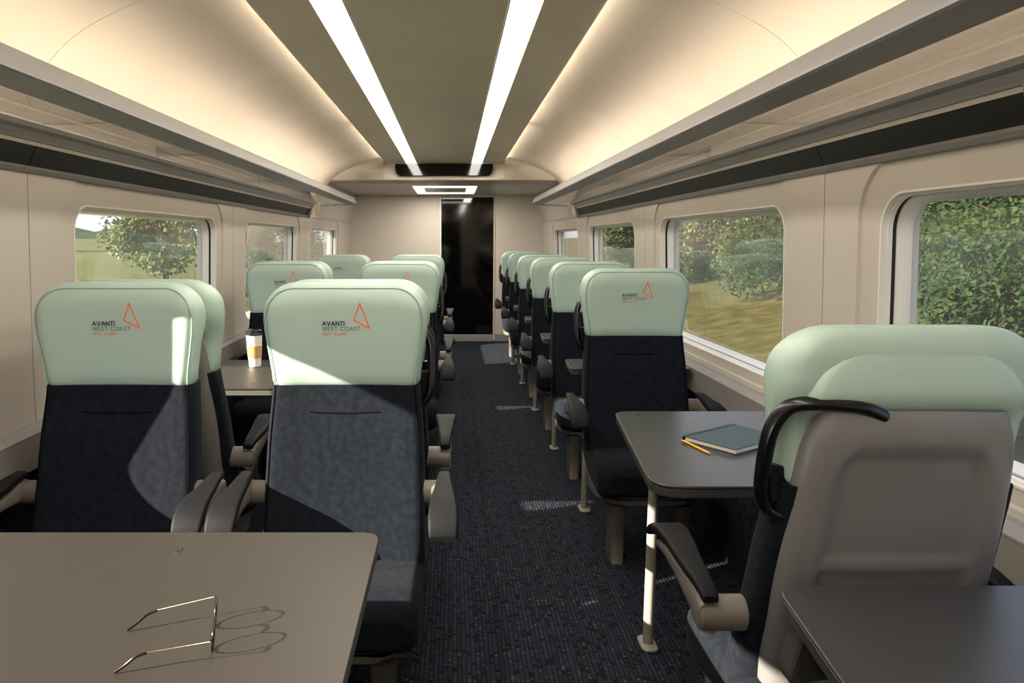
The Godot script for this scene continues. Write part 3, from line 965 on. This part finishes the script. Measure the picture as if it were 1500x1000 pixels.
	for i in 3:
		var j := (i + 1) % 3
		var q := func(p: Vector2) -> Vector3: return Vector3(p.x, p.y, 0.0010)
		mb.quad(q.call(T[i]), q.call(T[j]), q.call(inn[j]), q.call(inn[i]))
		var q0 := func(p: Vector2) -> Vector3: return Vector3(p.x, p.y, -0.001)
		mb.quad(q0.call(T[j]), q0.call(T[i]), q.call(T[i]), q.call(T[j]))
		mb.quad(q.call(inn[i]), q.call(inn[j]), q0.call(inn[j]), q0.call(inn[i]))
	cache.logo = mb.done()
	cache.text_a = lettering("AVANTI", 0.0115, 0.064, 0.25)
	cache.text_b = lettering("WEST COAST", 0.0112, 0.110, 0.135)
	cache.text_c = lettering("FIRST CLASS", 0.0062, 0.068, 0.21)

# printed capitals of even stroke width, geometric sans
func lettering(text: String, h: float, width: float, stroke: float) -> ArrayMesh:
	var oval := func(cx: float, rx: float, a0: float, a1: float) -> Array:
		var out := []
		for i in 21:
			var a := deg_to_rad(lerpf(a0, a1, i / 20.0))
			out.append([cx + rx * cos(a), 0.5 + 0.5 * sin(a)])
		return out
	var glyphs := {
		"A": [0.86, [[[0, 0], [0.43, 1], [0.86, 0]], [[0.16, 0.33], [0.70, 0.33]]]],
		"V": [0.84, [[[0, 1], [0.42, 0], [0.84, 1]]]],
		"N": [0.76, [[[0, 0], [0, 1], [0.76, 0], [0.76, 1]]]],
		"T": [0.70, [[[0, 1], [0.7, 1]], [[0.35, 1], [0.35, 0]]]],
		"I": [0.0, [[[0, 0], [0, 1]]]],
		"W": [1.2, [[[0, 1], [0.3, 0], [0.6, 1], [0.9, 0], [1.2, 1]]]],
		"E": [0.56, [[[0.56, 1], [0, 1], [0, 0], [0.56, 0]], [[0, 0.52], [0.48, 0.52]]]],
		"S": [0.58, [[[0.54, 0.85], [0.44, 0.96], [0.28, 1], [0.10, 0.92], [0.03, 0.75], [0.10, 0.60], [0.30, 0.51], [0.50, 0.42], [0.58, 0.26], [0.50, 0.08], [0.30, 0], [0.12, 0.03], [0, 0.15]]]],
		"C": [0.84, [oval.call(0.48, 0.48, 45.0, 315.0)]],
		"O": [0.98, [oval.call(0.49, 0.49, 0.0, 360.0)]],
		"F": [0.54, [[[0, 0], [0, 1], [0.54, 1]], [[0, 0.5], [0.46, 0.5]]]],
		"R": [0.60, [[[0, 0], [0, 1], [0.33, 1], [0.52, 0.92], [0.58, 0.74], [0.52, 0.57], [0.33, 0.48], [0, 0.48]], [[0.30, 0.48], [0.60, 0]]]],
		"L": [0.52, [[[0, 1], [0, 0], [0.52, 0]]]],
	}
	var total := -0.30
	for ch in text: total += 0.30 + (0.30 if ch == " " else float(glyphs[ch][0]))
	var k := width / total
	var mb := MB.new()
	mb.flat()
	var x := 0.0
	for ch in text:
		if ch == " ":
			x += 0.60
			continue
		for line in glyphs[ch][1]:
			for i in line.size() - 1:
				var p := Vector2((x + line[i][0]) * k, (line[i][1] - 0.5) * h)
				var q := Vector2((x + line[i + 1][0]) * k, (line[i + 1][1] - 0.5) * h)
				var d := (q - p).normalized() * stroke * h * 0.5
				var n := Vector2(-d.y, d.x)
				p -= d * 0.8
				q += d * 0.8
				mb.quad(Vector3(p.x - n.x, p.y - n.y, 0), Vector3(q.x - n.x, q.y - n.y, 0), Vector3(q.x + n.x, q.y + n.y, 0), Vector3(p.x + n.x, p.y + n.y, 0))
		x += 0.30 + float(glyphs[ch][0])
	return mb.done()

func seat(at: Vector3, away: bool, aisle: float, label: String, group: String, size := 1.0) -> void:   # aisle: world side (+1/-1) that carries the grab handle, 0 for none
	var t := thing("train_seat", label, "seat", at, PI if away else 0.0, group)
	t.scale = Vector3.ONE * size
	var la := -aisle if away else aisle
	obj("cushion", cache.cushion, mats.navy_suede, t)
	var b := obj("backrest", cache.backrest, mats.navy_suede, t)
	obj("piping", cache.backrest_piping_p, mats.navy_piping, b)
	obj("piping", cache.backrest_piping_m, mats.navy_piping, b)
	obj("tuck_seam", cache.tuck, mats.navy_piping, b)
	var h := obj("headrest", cache.headrest, mats.mint_leather, t)
	h.set_meta("label", "mint leather headrest cover")
	obj("piping", cache.headrest_piping, mats.mint_piping, h)
	obj("rear_pad", cache.rear_pad, mats.mint_leather, h)
	if not away:
		obj("triangle_logo", cache.logo, mats.logo_orange, h)
		for e in [["text_a", 1.1045, mats.logo_dark], ["text_b", 1.0890, mats.logo_grey], ["text_c", 1.0735, mats.logo_coral]]:
			var o := obj("lettering", cache[e[0]], e[2], h)
			o.position = Vector3(-0.064, e[1], 0.0011)
	obj("back_shell", cache.shell, mats.grey_plastic, t)
	if la != 0.0:
		var k := "p" if la > 0 else "m"
		var hd := obj("grab_handle", cache["handle_" + k], mats.handle_dark, t)
		obj("handle_foot", cache["handle_foot_" + k], mats.handle_dark, hd)
	for s in ["p", "m"]:
		var a := obj("armrest", cache["arm_" + s], mats.warm_plastic, t)
		# armrests swing on their pivots: those facing the camera stand a little lower
		var piv := Vector3(0, 0.600, 0.035)
		var b3 := Basis(Vector3(1, 0, 0), deg_to_rad(-3.0 if away else 10.0)) * Basis.from_scale(Vector3(1, 1, 1.0 if away else 0.82))
		a.transform = Transform3D(b3, piv - b3 * piv)
		if size < 1.0: a.position.x += 0.022 if s == "p" else -0.022
		obj("pad", cache["pad_" + s], mats.arm_pad, a)
		obj("pivot", cache["pivot_" + s], mats.warm_plastic, a)
	obj("seat_base", cache.base, mats.warm_plastic, t)
	for x in [-0.135, 0.135]:
		var l := obj("leg", cache.leg, mats.leg_brown, t)
		l.position = Vector3(x, 0.0, 0.30)

# ------------------------------------------------------------------ tables
func table(label: String, pts: Array, radii: Array, top_m: Material, edge_m: Material, legs: Array, mark: Vector2, group: String) -> Node3D:   # outline in (X, Z)
	var t := thing("table", label, "table", Vector3.ZERO, 0.0, group)
	var poly := round_poly(pts.map(func(p): return Vector2(p.x, -p.y)), radii, 7)
	var H := 0.73
	var a := MB.new()
	# horizontal plane: ux = +x, uy = +z, normal = -y, so start at the top and go down
	a.prism(poly, Vector3(0, H, 0), Vector3(1, 0, 0), Vector3(0, 0, 1), 0.008, 0.002)
	obj("table_top", a.done(), top_m, t)
	var e := MB.new()
	if Geometry2D.is_polygon_clockwise(poly): poly.reverse()
	var lower := MB.inset(poly, 0.0025)
	e.prism(lower, Vector3(0, H - 0.0082, 0), Vector3(1, 0, 0), Vector3(0, 0, 1), 0.026, 0.004)
	obj("edge", e.done(), edge_m, t)
	for l in legs:
		var m := MB.new()
		m.lathe([[0.017, 0.012], [0.0165, 0.40], [0.0160, H - 0.036]], Vector3(l.x, 0, -l.y), 18)
		var leg := obj("leg", m.done(), mats.leg_beige, t)
		var f := MB.new()
		f.prism(rrect(0.055, 0.10, 0.022), Vector3(l.x, 0.012, -l.y), Vector3(1, 0, 0), Vector3(0, 0, 1), 0.011, 0.003)
		obj("foot", f.done(), mats.leg_beige, leg)
	if mark != Vector2.ZERO:
		var k := MB.new()
		for q in [[Vector2(0.010, 0.016), Vector2(0.004, 0.020), Vector2(-0.006, 0.014), Vector2(-0.002, 0.006), Vector2(0.004, 0.003)], [Vector2(-0.010, -0.016), Vector2(-0.004, -0.020), Vector2(0.006, -0.014), Vector2(0.002, -0.006), Vector2(-0.004, -0.003)], [Vector2(-0.006, 0.006), Vector2(0.008, 0.0), Vector2(-0.004, -0.004)]]:
			var path := []
			for p in q: path.append(Vector3(mark.x + p.x * 0.6, H + 0.0004, -mark.y + p.y * 0.6))
			k.tube(curve(path, 4), 0.0022, 0.0005, 6)
		obj("printed_mark", k.done(), mats.mark_dark, t)
	return t

# ------------------------------------------------------------------ small things
func build_small() -> void:
	var H := 0.73
	# spectacles
	var g := thing("spectacles", "thin-framed round spectacles lying open on the near left table", "glasses", Vector3.ZERO)
	var ha := Vector3(-0.3553, H + 0.033, -1.000)     # near hinge
	var hb := Vector3(-0.3924, H + 0.033, -1.137)     # far hinge
	var along := (hb - ha)
	along.y = 0
	var L := along.length()
	along = along.normalized()
	var outn := Vector3(along.z, 0, -along.x)        # towards +x side
	if outn.x < 0: outn = -outn
	var up := (Vector3.UP + outn * 0.10).normalized()
	var rim_r := 0.0215
	var lc := []
	for f in [0.245, 0.755]:
		var c: Vector3 = ha + along * (L * f)
		c.y = H + rim_r * 0.99 + 0.0018
		c += outn * 0.002
		lc.append(c)
		var m := MB.new()
		var path := []
		for i in 41:
			var an := TAU * i / 40.0
			path.append(c + along * cos(an) * rim_r * 1.06 + up * sin(an) * rim_r)
		m.tube(path, 0.0013, 0.0019, 8, outn)
		var rim := obj("rim", m.done(), mats.tortoise, g)
		var lm := MB.new()
		path.pop_back()
		lm.fan(path, false)
		obj("lens", lm.done(), mats.lens_glass, rim)
	var bm := MB.new()
	var c0: Vector3 = lc[0] + along * rim_r * 1.04 + up * 0.006
	var c1: Vector3 = lc[1] - along * rim_r * 1.04 + up * 0.006
	bm.tube(curve([c0, (c0 + c1) / 2 + up * 0.005, c1], 6), 0.0018, 0.0018, 8)
	obj("bridge", bm.done(), mats.tortoise, g)
	var tips := [Vector3(-0.485, H + 0.0022, -0.972), Vector3(-0.517, H + 0.0022, -1.087)]
	for i in 2:
		var hinge: Vector3 = [ha, hb][i]
		var edge: Vector3 = lc[i] + along * (-1.0 if i == 0 else 1.0) * rim_r * 0.95 + up * 0.010
		var em := MB.new()
		em.tube(curve([edge, (edge + hinge) / 2 + up * 0.001, hinge], 4), 0.0016, 0.0022, 8)
		obj("end_piece", em.done(), mats.tortoise, g)
		var tip: Vector3 = tips[i]
		var bend := hinge.lerp(tip, 0.66)
		bend.y = H + 0.027
		var tm := MB.new()
		tm.tube(curve([hinge, hinge.lerp(bend, 0.5), bend], 5), 0.0010, 0.0013, 8)
		var tmp := obj("temple", tm.done(), mats.chrome, g)
		var em2 := MB.new()
		var mid := bend.lerp(tip, 0.35) + Vector3(0, 0.004, 0)
		em2.tube(curve([bend, mid, bend.lerp(tip, 0.7) + Vector3(0, 0.001, 0), tip], 5), 0.0017, 0.0022, 8)
		obj("temple_tip", em2.done(), mats.tortoise, tmp)
	# coffee cup
	var cup := thing("coffee_cup", "white paper coffee cup with brown sleeve and dark lid", "cup", Vector3(-0.978, H, -3.565))
	var m1 := MB.new()
	m1.lathe([[0.026, 0.0005], [0.0285, 0.004], [0.039, 0.158], [0.040, 0.160]], Vector3.ZERO)
	obj("body", m1.done(), mats.cup_white, cup)
	var m2 := MB.new()
	m2.lathe([[0.0318, 0.046], [0.0330, 0.046], [0.0372, 0.106], [0.0360, 0.106]], Vector3.ZERO)
	obj("sleeve", m2.done(), mats.cup_sleeve, cup)
	var m3 := MB.new()
	m3.lathe([[0.0415, 0.158], [0.0420, 0.163], [0.0390, 0.168], [0.0375, 0.180], [0.035, 0.183], [0.030, 0.178], [0.002, 0.177]], Vector3.ZERO)
	obj("lid", m3.done(), mats.cup_lid, cup)
	# notebook and pencil
	var nb := thing("notebook", "slate blue hardback notebook with cream pages on the table", "notebook", Vector3(0.872, H, -2.200), deg_to_rad(35.0))
	for e in [["back_cover", 0.0015, 0.0028, 0.255, 0.185], ["front_cover", 0.0165, 0.0028, 0.255, 0.185]]:
		var m := MB.new()
		m.box(Vector3(0, e[1], 0), Vector3(e[3], e[2], e[4]), 0.001)
		obj(e[0], m.done(), mats.book_cover, nb)
	var pg := MB.new()
	pg.box(Vector3(0.0, 0.009, 0.002), Vector3(0.249, 0.0120, 0.177), 0.0008)
	obj("pages", pg.done(), mats.paper, nb)
	var sp := MB.new()
	sp.box(Vector3(0, 0.009, -0.0935), Vector3(0.255, 0.0180, 0.0028), 0.001)
	obj("spine", sp.done(), mats.book_band, nb)
	var el := MB.new()
	el.box(Vector3(0, 0.0183, -0.082), Vector3(0.255, 0.0006, 0.006), 0.0002)
	obj("elastic_band", el.done(), mats.book_band, nb)
	var pc := thing("pencil", "short yellow pencil with pink eraser beside the notebook", "pencil", Vector3(0.729, H + 0.0036, -2.132))
	var pa := Vector3(-0.019, 0, -0.075)
	var pb := Vector3(0.019, 0, 0.075)
	var p1 := MB.new()
	p1.tube([pa.lerp(pb, 0.10), pa.lerp(pb, 0.90)], 0.0036, 0.0036, 6)
	obj("shaft", p1.done(), mats.pencil_yellow, pc)
	var p2 := MB.new()
	p2.tube([pa, pa.lerp(pb, 0.099)], 0.0036, 0.0036, 8, Vector3.UP, [0.15, 1.0])
	obj("tip", p2.done(), mats.pencil_wood, pc)
	var p3 := MB.new()
	p3.tube([pa.lerp(pb, 0.901), pa.lerp(pb, 0.94)], 0.0038, 0.0038, 10)
	obj("ferrule", p3.done(), mats.metal, pc)
	var p4 := MB.new()
	p4.tube([pa.lerp(pb, 0.941), pb], 0.0035, 0.0035, 10)
	obj("eraser", p4.done(), mats.pencil_pink, pc)

# ------------------------------------------------------------------ outside
func tree(label: String, group: String, at: Vector3, h: float, w: float, m: Material, seed_: int, leaves := 2600, size := 0.16, low := 0.12) -> void:
	var t := thing("tree" if h > 3.0 else "bush", label, "tree" if h > 3.0 else "bush", at, 0.0, group)
	var rng := RandomNumberGenerator.new()
	rng.seed = seed_
	var tr := MB.new()
	tr.tube([Vector3(0, -0.15, 0), Vector3(0.05, h * 0.3, 0.03), Vector3(-0.04, h * 0.7, 0)], h * 0.028, h * 0.028, 8, Vector3.UP, [1.3, 0.9, 0.35])
	for i in 6:
		var a := TAU * i / 6.0 + rng.randf()
		var y0 := h * rng.randf_range(0.25, 0.5)
		tr.tube([Vector3(0.03, y0, 0.02), Vector3(cos(a) * w * 0.25, y0 + h * 0.14, sin(a) * w * 0.25), Vector3(cos(a) * w * 0.4, y0 + h * 0.24, sin(a) * w * 0.4)], h * 0.012, h * 0.012, 6, Vector3.UP, [1.0, 0.7, 0.3])
	obj("trunk", tr.done(), mats.bark, t)
	if not cache.has("leaf"):
		var lm := MB.new()
		lm.flat()
		lm.quad(Vector3(-0.5, 0, 0), Vector3(0, -0.28, 0.06), Vector3(0.5, 0, 0), Vector3(0, 0.28, 0.06))
		lm.quad(Vector3(-0.3, 0.1, -0.3), Vector3(0.2, 0.0, -0.25), Vector3(0.4, 0.15, 0.35), Vector3(-0.1, 0.3, 0.3))
		cache.leaf = lm.done()
	var mm := MultiMesh.new()
	mm.transform_format = MultiMesh.TRANSFORM_3D
	mm.use_colors = true
	mm.mesh = cache.leaf
	mm.instance_count = leaves
	var blobs := []
	for i in int(16.0 * maxf(1.0, h / w)):
		var a := rng.randf() * TAU
		var rr := sqrt(rng.randf()) * w * 0.36
		blobs.append([Vector3(cos(a) * rr, h * rng.randf_range(low, 0.86), sin(a) * rr), w * rng.randf_range(0.13, 0.24)])
	for i in leaves:
		var b: Array = blobs[rng.randi() % blobs.size()]
		var d: Vector3 = Vector3(rng.randfn(), rng.randfn(), rng.randfn()).normalized() * b[1] * pow(rng.randf(), 0.4)
		var s := size * rng.randf_range(0.6, 1.5)
		mm.set_instance_transform(i, Transform3D(Basis.from_euler(Vector3(rng.randf() * TAU, rng.randf() * TAU, rng.randf() * TAU)).scaled(Vector3.ONE * s), b[0] + d))
		var k := rng.randf_range(0.6, 1.15)
		mm.set_instance_color(i, Color(k * rng.randf_range(0.9, 1.1), k, k * rng.randf_range(0.8, 1.0)))
	var mi := MultiMeshInstance3D.new()
	mi.name = "foliage"
	mi.multimesh = mm
	mi.material_override = m
	mi.set_meta("kind", "stuff")
	t.add_child(mi, true)

func ground_y(x: float, zf: float, n: FastNoiseLite) -> float:
	var bumpy := n.get_noise_2d(x * 3.0, zf * 3.0) * 0.35
	var y: float
	if x < 0: y = lerp_table([[-400.0, 6.0], [-120.0, 0.6], [-40.0, -0.2], [-12.0, -0.7], [-5.0, -1.2], [0.0, -1.3]], x)
	else: y = lerp_table([[0.0, -1.3], [3.5, -1.2], [6.0, -0.7], [10.0, 0.15], [16.0, 0.95], [40.0, 1.9], [400.0, 22.0]], x)
	return y + bumpy * clampf(absf(x) / 10.0, 0.1, 1.0)

func build_outside() -> void:
	var nth0 := ["first", "second", "third", "fourth", "fifth"]
	var n := FastNoiseLite.new()
	n.seed = 12
	n.frequency = 0.02
	for side in [-1.0, 1.0]:
		var mb := MB.new()
		mb.smooth()
		var xs := [0.0, 1.5, 3.0, 4.5, 6.0, 7.5, 9.0, 11.0, 13.0, 16.0, 20.0, 26.0, 34.0, 45.0, 60.0, 90.0, 140.0, 220.0, 400.0]
		var zs := []
		var zz := -60.0
		while zz < 500.0:
			zs.append(zz)
			zz += 2.0 if zz < 40.0 else (6.0 if zz < 120.0 else 24.0)
		for i in xs.size() - 1:
			for j in zs.size() - 1:
				var q := []
				for e in [[i, j], [i + 1, j], [i + 1, j + 1], [i, j + 1]]:
					var x: float = xs[e[0]] * side
					q.append(Vector3(x, ground_y(x, zs[e[1]], n), -zs[e[1]]))
				if side > 0: mb.quad(q[0], q[1], q[2], q[3])
				else: mb.quad(q[3], q[2], q[1], q[0])
		var o := structure("ground_" + ("left" if side < 0 else "right"), mb.done(), mats.meadow if side < 0 else mats.bank_grass, "rough grass field outside the left windows" if side < 0 else "grassy bank rising outside the right windows", "ground")
	# distant hills on the left
	var hm := MB.new()
	hm.smooth()
	for i in 40:
		var q := []
		for e in [[i, 0], [i + 1, 0], [i + 1, 1], [i, 1]]:
			var f: float = e[0] / 40.0
			var z := lerpf(-150.0, 1400.0, f)
			var x := -420.0 - 60.0 * sin(f * 9.0)
			var h := 30.0 + 14.0 * sin(f * 11.0 + 1.0) + 8.0 * sin(f * 27.0)
			q.append(Vector3(x - e[1] * 160.0, 3.0 if e[1] == 0 else h, -z))
		hm.quad(q[3], q[2], q[1], q[0])
	structure("hills", hm.done(), mats.far_hill, "wooded green hills on the horizon beyond the left field", "hills")
	# left side trees
	tree("loose pale green tree beside the line, seen in the nearest left window", "trees outside", Vector3(-11.8, ground_y(-11.8, 30, n), -30.0), 4.9, 4.8, mats.leaf_pale, 101, 5200, 0.17)
	# unseen slim trees added to shade the far halves of two left windows
	tree("slim columnar tree added out of view to shade the second left window", "slim trees added as sun blockers", Vector3(-9.0, ground_y(-9.0, 0.8, n) - 0.1, -0.80), 7.4, 1.35, mats.leaf_mid, 811, 9000, 0.15, 0.3)
	tree("slim columnar tree added out of view to shade the third left window", "slim trees added as sun blockers", Vector3(-9.0, ground_y(-9.0, 3.0, n) - 0.1, -3.02), 7.4, 1.35, mats.leaf_mid, 812, 9000, 0.15, 0.3)
	var which := ["nearest", "second", "third", "farthest"]
	var k := 0
	for e in [[-13.5, 50.0, 5.0, 5.0], [-16.0, 62.0, 6.5, 6.0], [-15.0, 72.0, 7.0, 7.0], [-14.0, 92.0, 6.0, 6.0]]:
		tree("green tree ahead outside the far left windows, %s of its row" % which[k], "trees ahead on the left", Vector3(e[0], ground_y(e[0], e[1], n), -e[1]), e[2], e[3], mats.leaf_mid, int(e[1] * 7), 5000, 0.18)
		k += 1
	for i in 5:
		var z := 40.0 + i * 17.0
		tree("low dark hedge bush across the left field, %s from the near end" % nth0[i], "hedge across the left field", Vector3(-62.0 - 4.0 * sin(i * 2.0), ground_y(-62.0, z, n) - 0.3, -z), 2.9, 15.0, mats.leaf_dark, 700 + i, 4000, 0.5, 0.04)
	# right side hedgerow
	var nth := ["first", "second", "third", "fourth", "fifth", "sixth", "seventh", "eighth", "ninth", "tenth", "eleventh", "twelfth", "thirteenth", "fourteenth"]
	for i in 14:
		var z := 4.0 + i * 2.9
		var x := 9.6 + 0.8 * sin(i * 2.1)
		tree("%s hedgerow tree outside the right windows, %s along the bank from the near end" % ["dark green" if i < 6 else "olive green", nth[i]], "hedgerow on the right bank", Vector3(x, ground_y(x, z, n) - 0.2, -z), 4.6 + 0.7 * sin(i * 1.7), 4.4, mats.leaf_dark if i < 6 else mats.leaf_mid, 300 + i, 12000 if i < 8 else 6500, 0.105 if i < 8 else 0.15, 0.04)
	tree("tall pale tree standing above the hedgerow on the right bank", "trees outside", Vector3(11.6, ground_y(11.6, 56, n), -56.0), 6.6, 6.5, mats.leaf_pale, 501, 4200, 0.24)

# ------------------------------------------------------------------ main
func _ready() -> void:
	# camera
	var cam := Camera3D.new()
	cam.name = "camera"
	add_child(cam)
	var f := 1069.0
	cam.projection = Camera3D.PROJECTION_FRUSTUM
	cam.near = 0.05
	cam.far = 2000.0
	cam.keep_aspect = Camera3D.KEEP_HEIGHT
	cam.size = 1000.0 / f * cam.near
	cam.frustum_offset = Vector2((750.0 - 663.0) / f * cam.near, 0.0)
	cam.position = Vector3(0, 1.345, 0)
	cam.rotation = Vector3(-atan(147.0 / f), 0, 0)
	cam.current = true
	# sky
	var env := Environment.new()
	env.background_mode = Environment.BG_SKY
	var sm := ProceduralSkyMaterial.new()
	sm.sky_top_color = Color(0.52, 0.64, 0.84)
	sm.sky_horizon_color = Color(0.88, 0.90, 0.94)
	sm.sky_curve = 0.25
	sm.sky_energy_multiplier = 1.25
	sm.ground_bottom_color = Color(0.35, 0.35, 0.25)
	sm.ground_horizon_color = Color(0.65, 0.66, 0.6)
	sm.sun_angle_max = 1.0
	var sky := Sky.new()
	sky.sky_material = sm
	env.sky = sky
	env.tonemap_mode = Environment.TONE_MAPPER_LINEAR
	env.tonemap_exposure = 1.1
	env.sdfgi_enabled = true
	env.ssao_enabled = true
	env.ssil_enabled = true
	var we := WorldEnvironment.new()
	we.name = "environment"
	we.environment = env
	add_child(we)
	# sun, low behind the camera on the left
	var sun := DirectionalLight3D.new()
	sun.name = "sun"
	sun.light_color = Color(1.0, 0.955, 0.88)
	sun.light_energy = 8.4
	sun.light_angular_distance = 0.6
	sun.shadow_enabled = true
	add_child(sun)
	sun.look_at_from_position(Vector3.ZERO, SUN_TO, Vector3.UP)

	make_materials()
	build_walls()
	build_ceiling()
	build_racks()
	build_ends()
	seat_meshes()

	# seats: left pairs face to face across tables, single seats on the right
	var left_rows := [[2.14, false, "nearest row facing the camera"], [2.43, true, "back to back behind the nearest left row"], [4.36, false, "second row facing the camera"], [4.65, true, "back to back behind the second left row"], [6.58, false, "third row facing the camera"], [6.87, true, "back to back behind the third left row"]]
	for r in left_rows:
		seat(Vector3(-0.320, 0, -r[0]), r[1], 1.0, "mint and navy aisle seat on the left, " + r[2], "paired seats on the left")
		seat(Vector3(-0.998, 0, -r[0]), r[1], 0.0, "mint and navy window seat on the left, " + r[2], "paired seats on the left")
	seat(Vector3(0.830, 0, -1.385), true, -1.0, "large single seat seen from behind with grey shell, nearest on the right", "single seats on the right", 0.975)
	var ord := ["first", "second", "third", "fourth", "fifth", "sixth"]
	for i in 6:
		seat(Vector3(0.828, 0, -(3.28 + 1.10 * i)), false, -1.0, "mint and navy single seat on the right facing the camera, %s from the near table" % ord[i], "single seats on the right")

	# tables: outline (X, Z)
	table("large warm grey table in the left foreground under the spectacles", [Vector2(-0.153, 0.76), Vector2(-0.153, 1.488), Vector2(-1.335, 1.488), Vector2(-1.335, 0.76)], [0.045, 0.045, 0.0, 0.0], mats.table_warm, mats.table_edge, [Vector2(-0.62, 1.17)], Vector2(-0.55, 1.394), "tables on the left")
	table("warm grey left table with the coffee cup behind the nearest seats", [Vector2(-0.153, 3.02), Vector2(-0.153, 3.765), Vector2(-1.335, 3.765), Vector2(-1.335, 3.02)], [0.045, 0.045, 0.0, 0.0], mats.table_warm, mats.table_edge, [Vector2(-0.62, 3.39)], Vector2(-0.87, 3.12), "tables on the left")
	table("warm grey left table behind the second rows of seats", [Vector2(-0.153, 5.24), Vector2(-0.153, 5.985), Vector2(-1.335, 5.985), Vector2(-1.335, 5.24)], [0.045, 0.045, 0.0, 0.0], mats.table_warm, mats.table_edge, [Vector2(-0.62, 5.61)], Vector2.ZERO, "tables on the left")
	table("dark grey table with the notebook between facing right-hand seats", [Vector2(0.505, 1.780), Vector2(0.590, 2.605), Vector2(1.165, 2.605), Vector2(1.165, 1.780)], [0.09, 0.05, 0.05, 0.0], mats.table_grey, mats.table_grey_edge, [Vector2(0.655, 2.29)], Vector2(0.66, 2.542), "tables on the right")
	var near_table := table("dark grey table corner in the bottom right foreground", [Vector2(0.50, 0.52), Vector2(0.583, 1.245), Vector2(1.165, 1.245), Vector2(1.165, 0.52)], [0.09, 0.045, 0.0, 0.0], mats.table_grey, mats.table_grey_edge, [Vector2(0.66, 0.95)], Vector2.ZERO, "tables on the right")
	var fin := MB.new()
	fin.prism(round_poly([Vector2(0.592, 0.695), Vector2(0.566, 0.590), Vector2(0.70, 0.615), Vector2(0.76, 0.695)], [0.0, 0.03, 0.02, 0.0]), Vector3(0, 0, -1.20), Vector3(1, 0, 0), Vector3(0, 1, 0), 0.05, 0.004)
	obj("support_bracket", fin.done(), mats.table_grey_edge, near_table)
	for i in 5:
		var z := 3.28 + 1.10 * i
		table("small dark table on a slim leg behind the %s right-hand seat" % ord[i], [Vector2(0.575, z + 0.22), Vector2(0.590, z + 0.52), Vector2(1.165, z + 0.52), Vector2(1.165, z + 0.22)], [0.04, 0.04, 0.03, 0.03], mats.table_grey, mats.table_grey_edge, [Vector2(0.665, z + 0.26)], Vector2.ZERO, "tables on the right")

	build_small()
	build_outside()
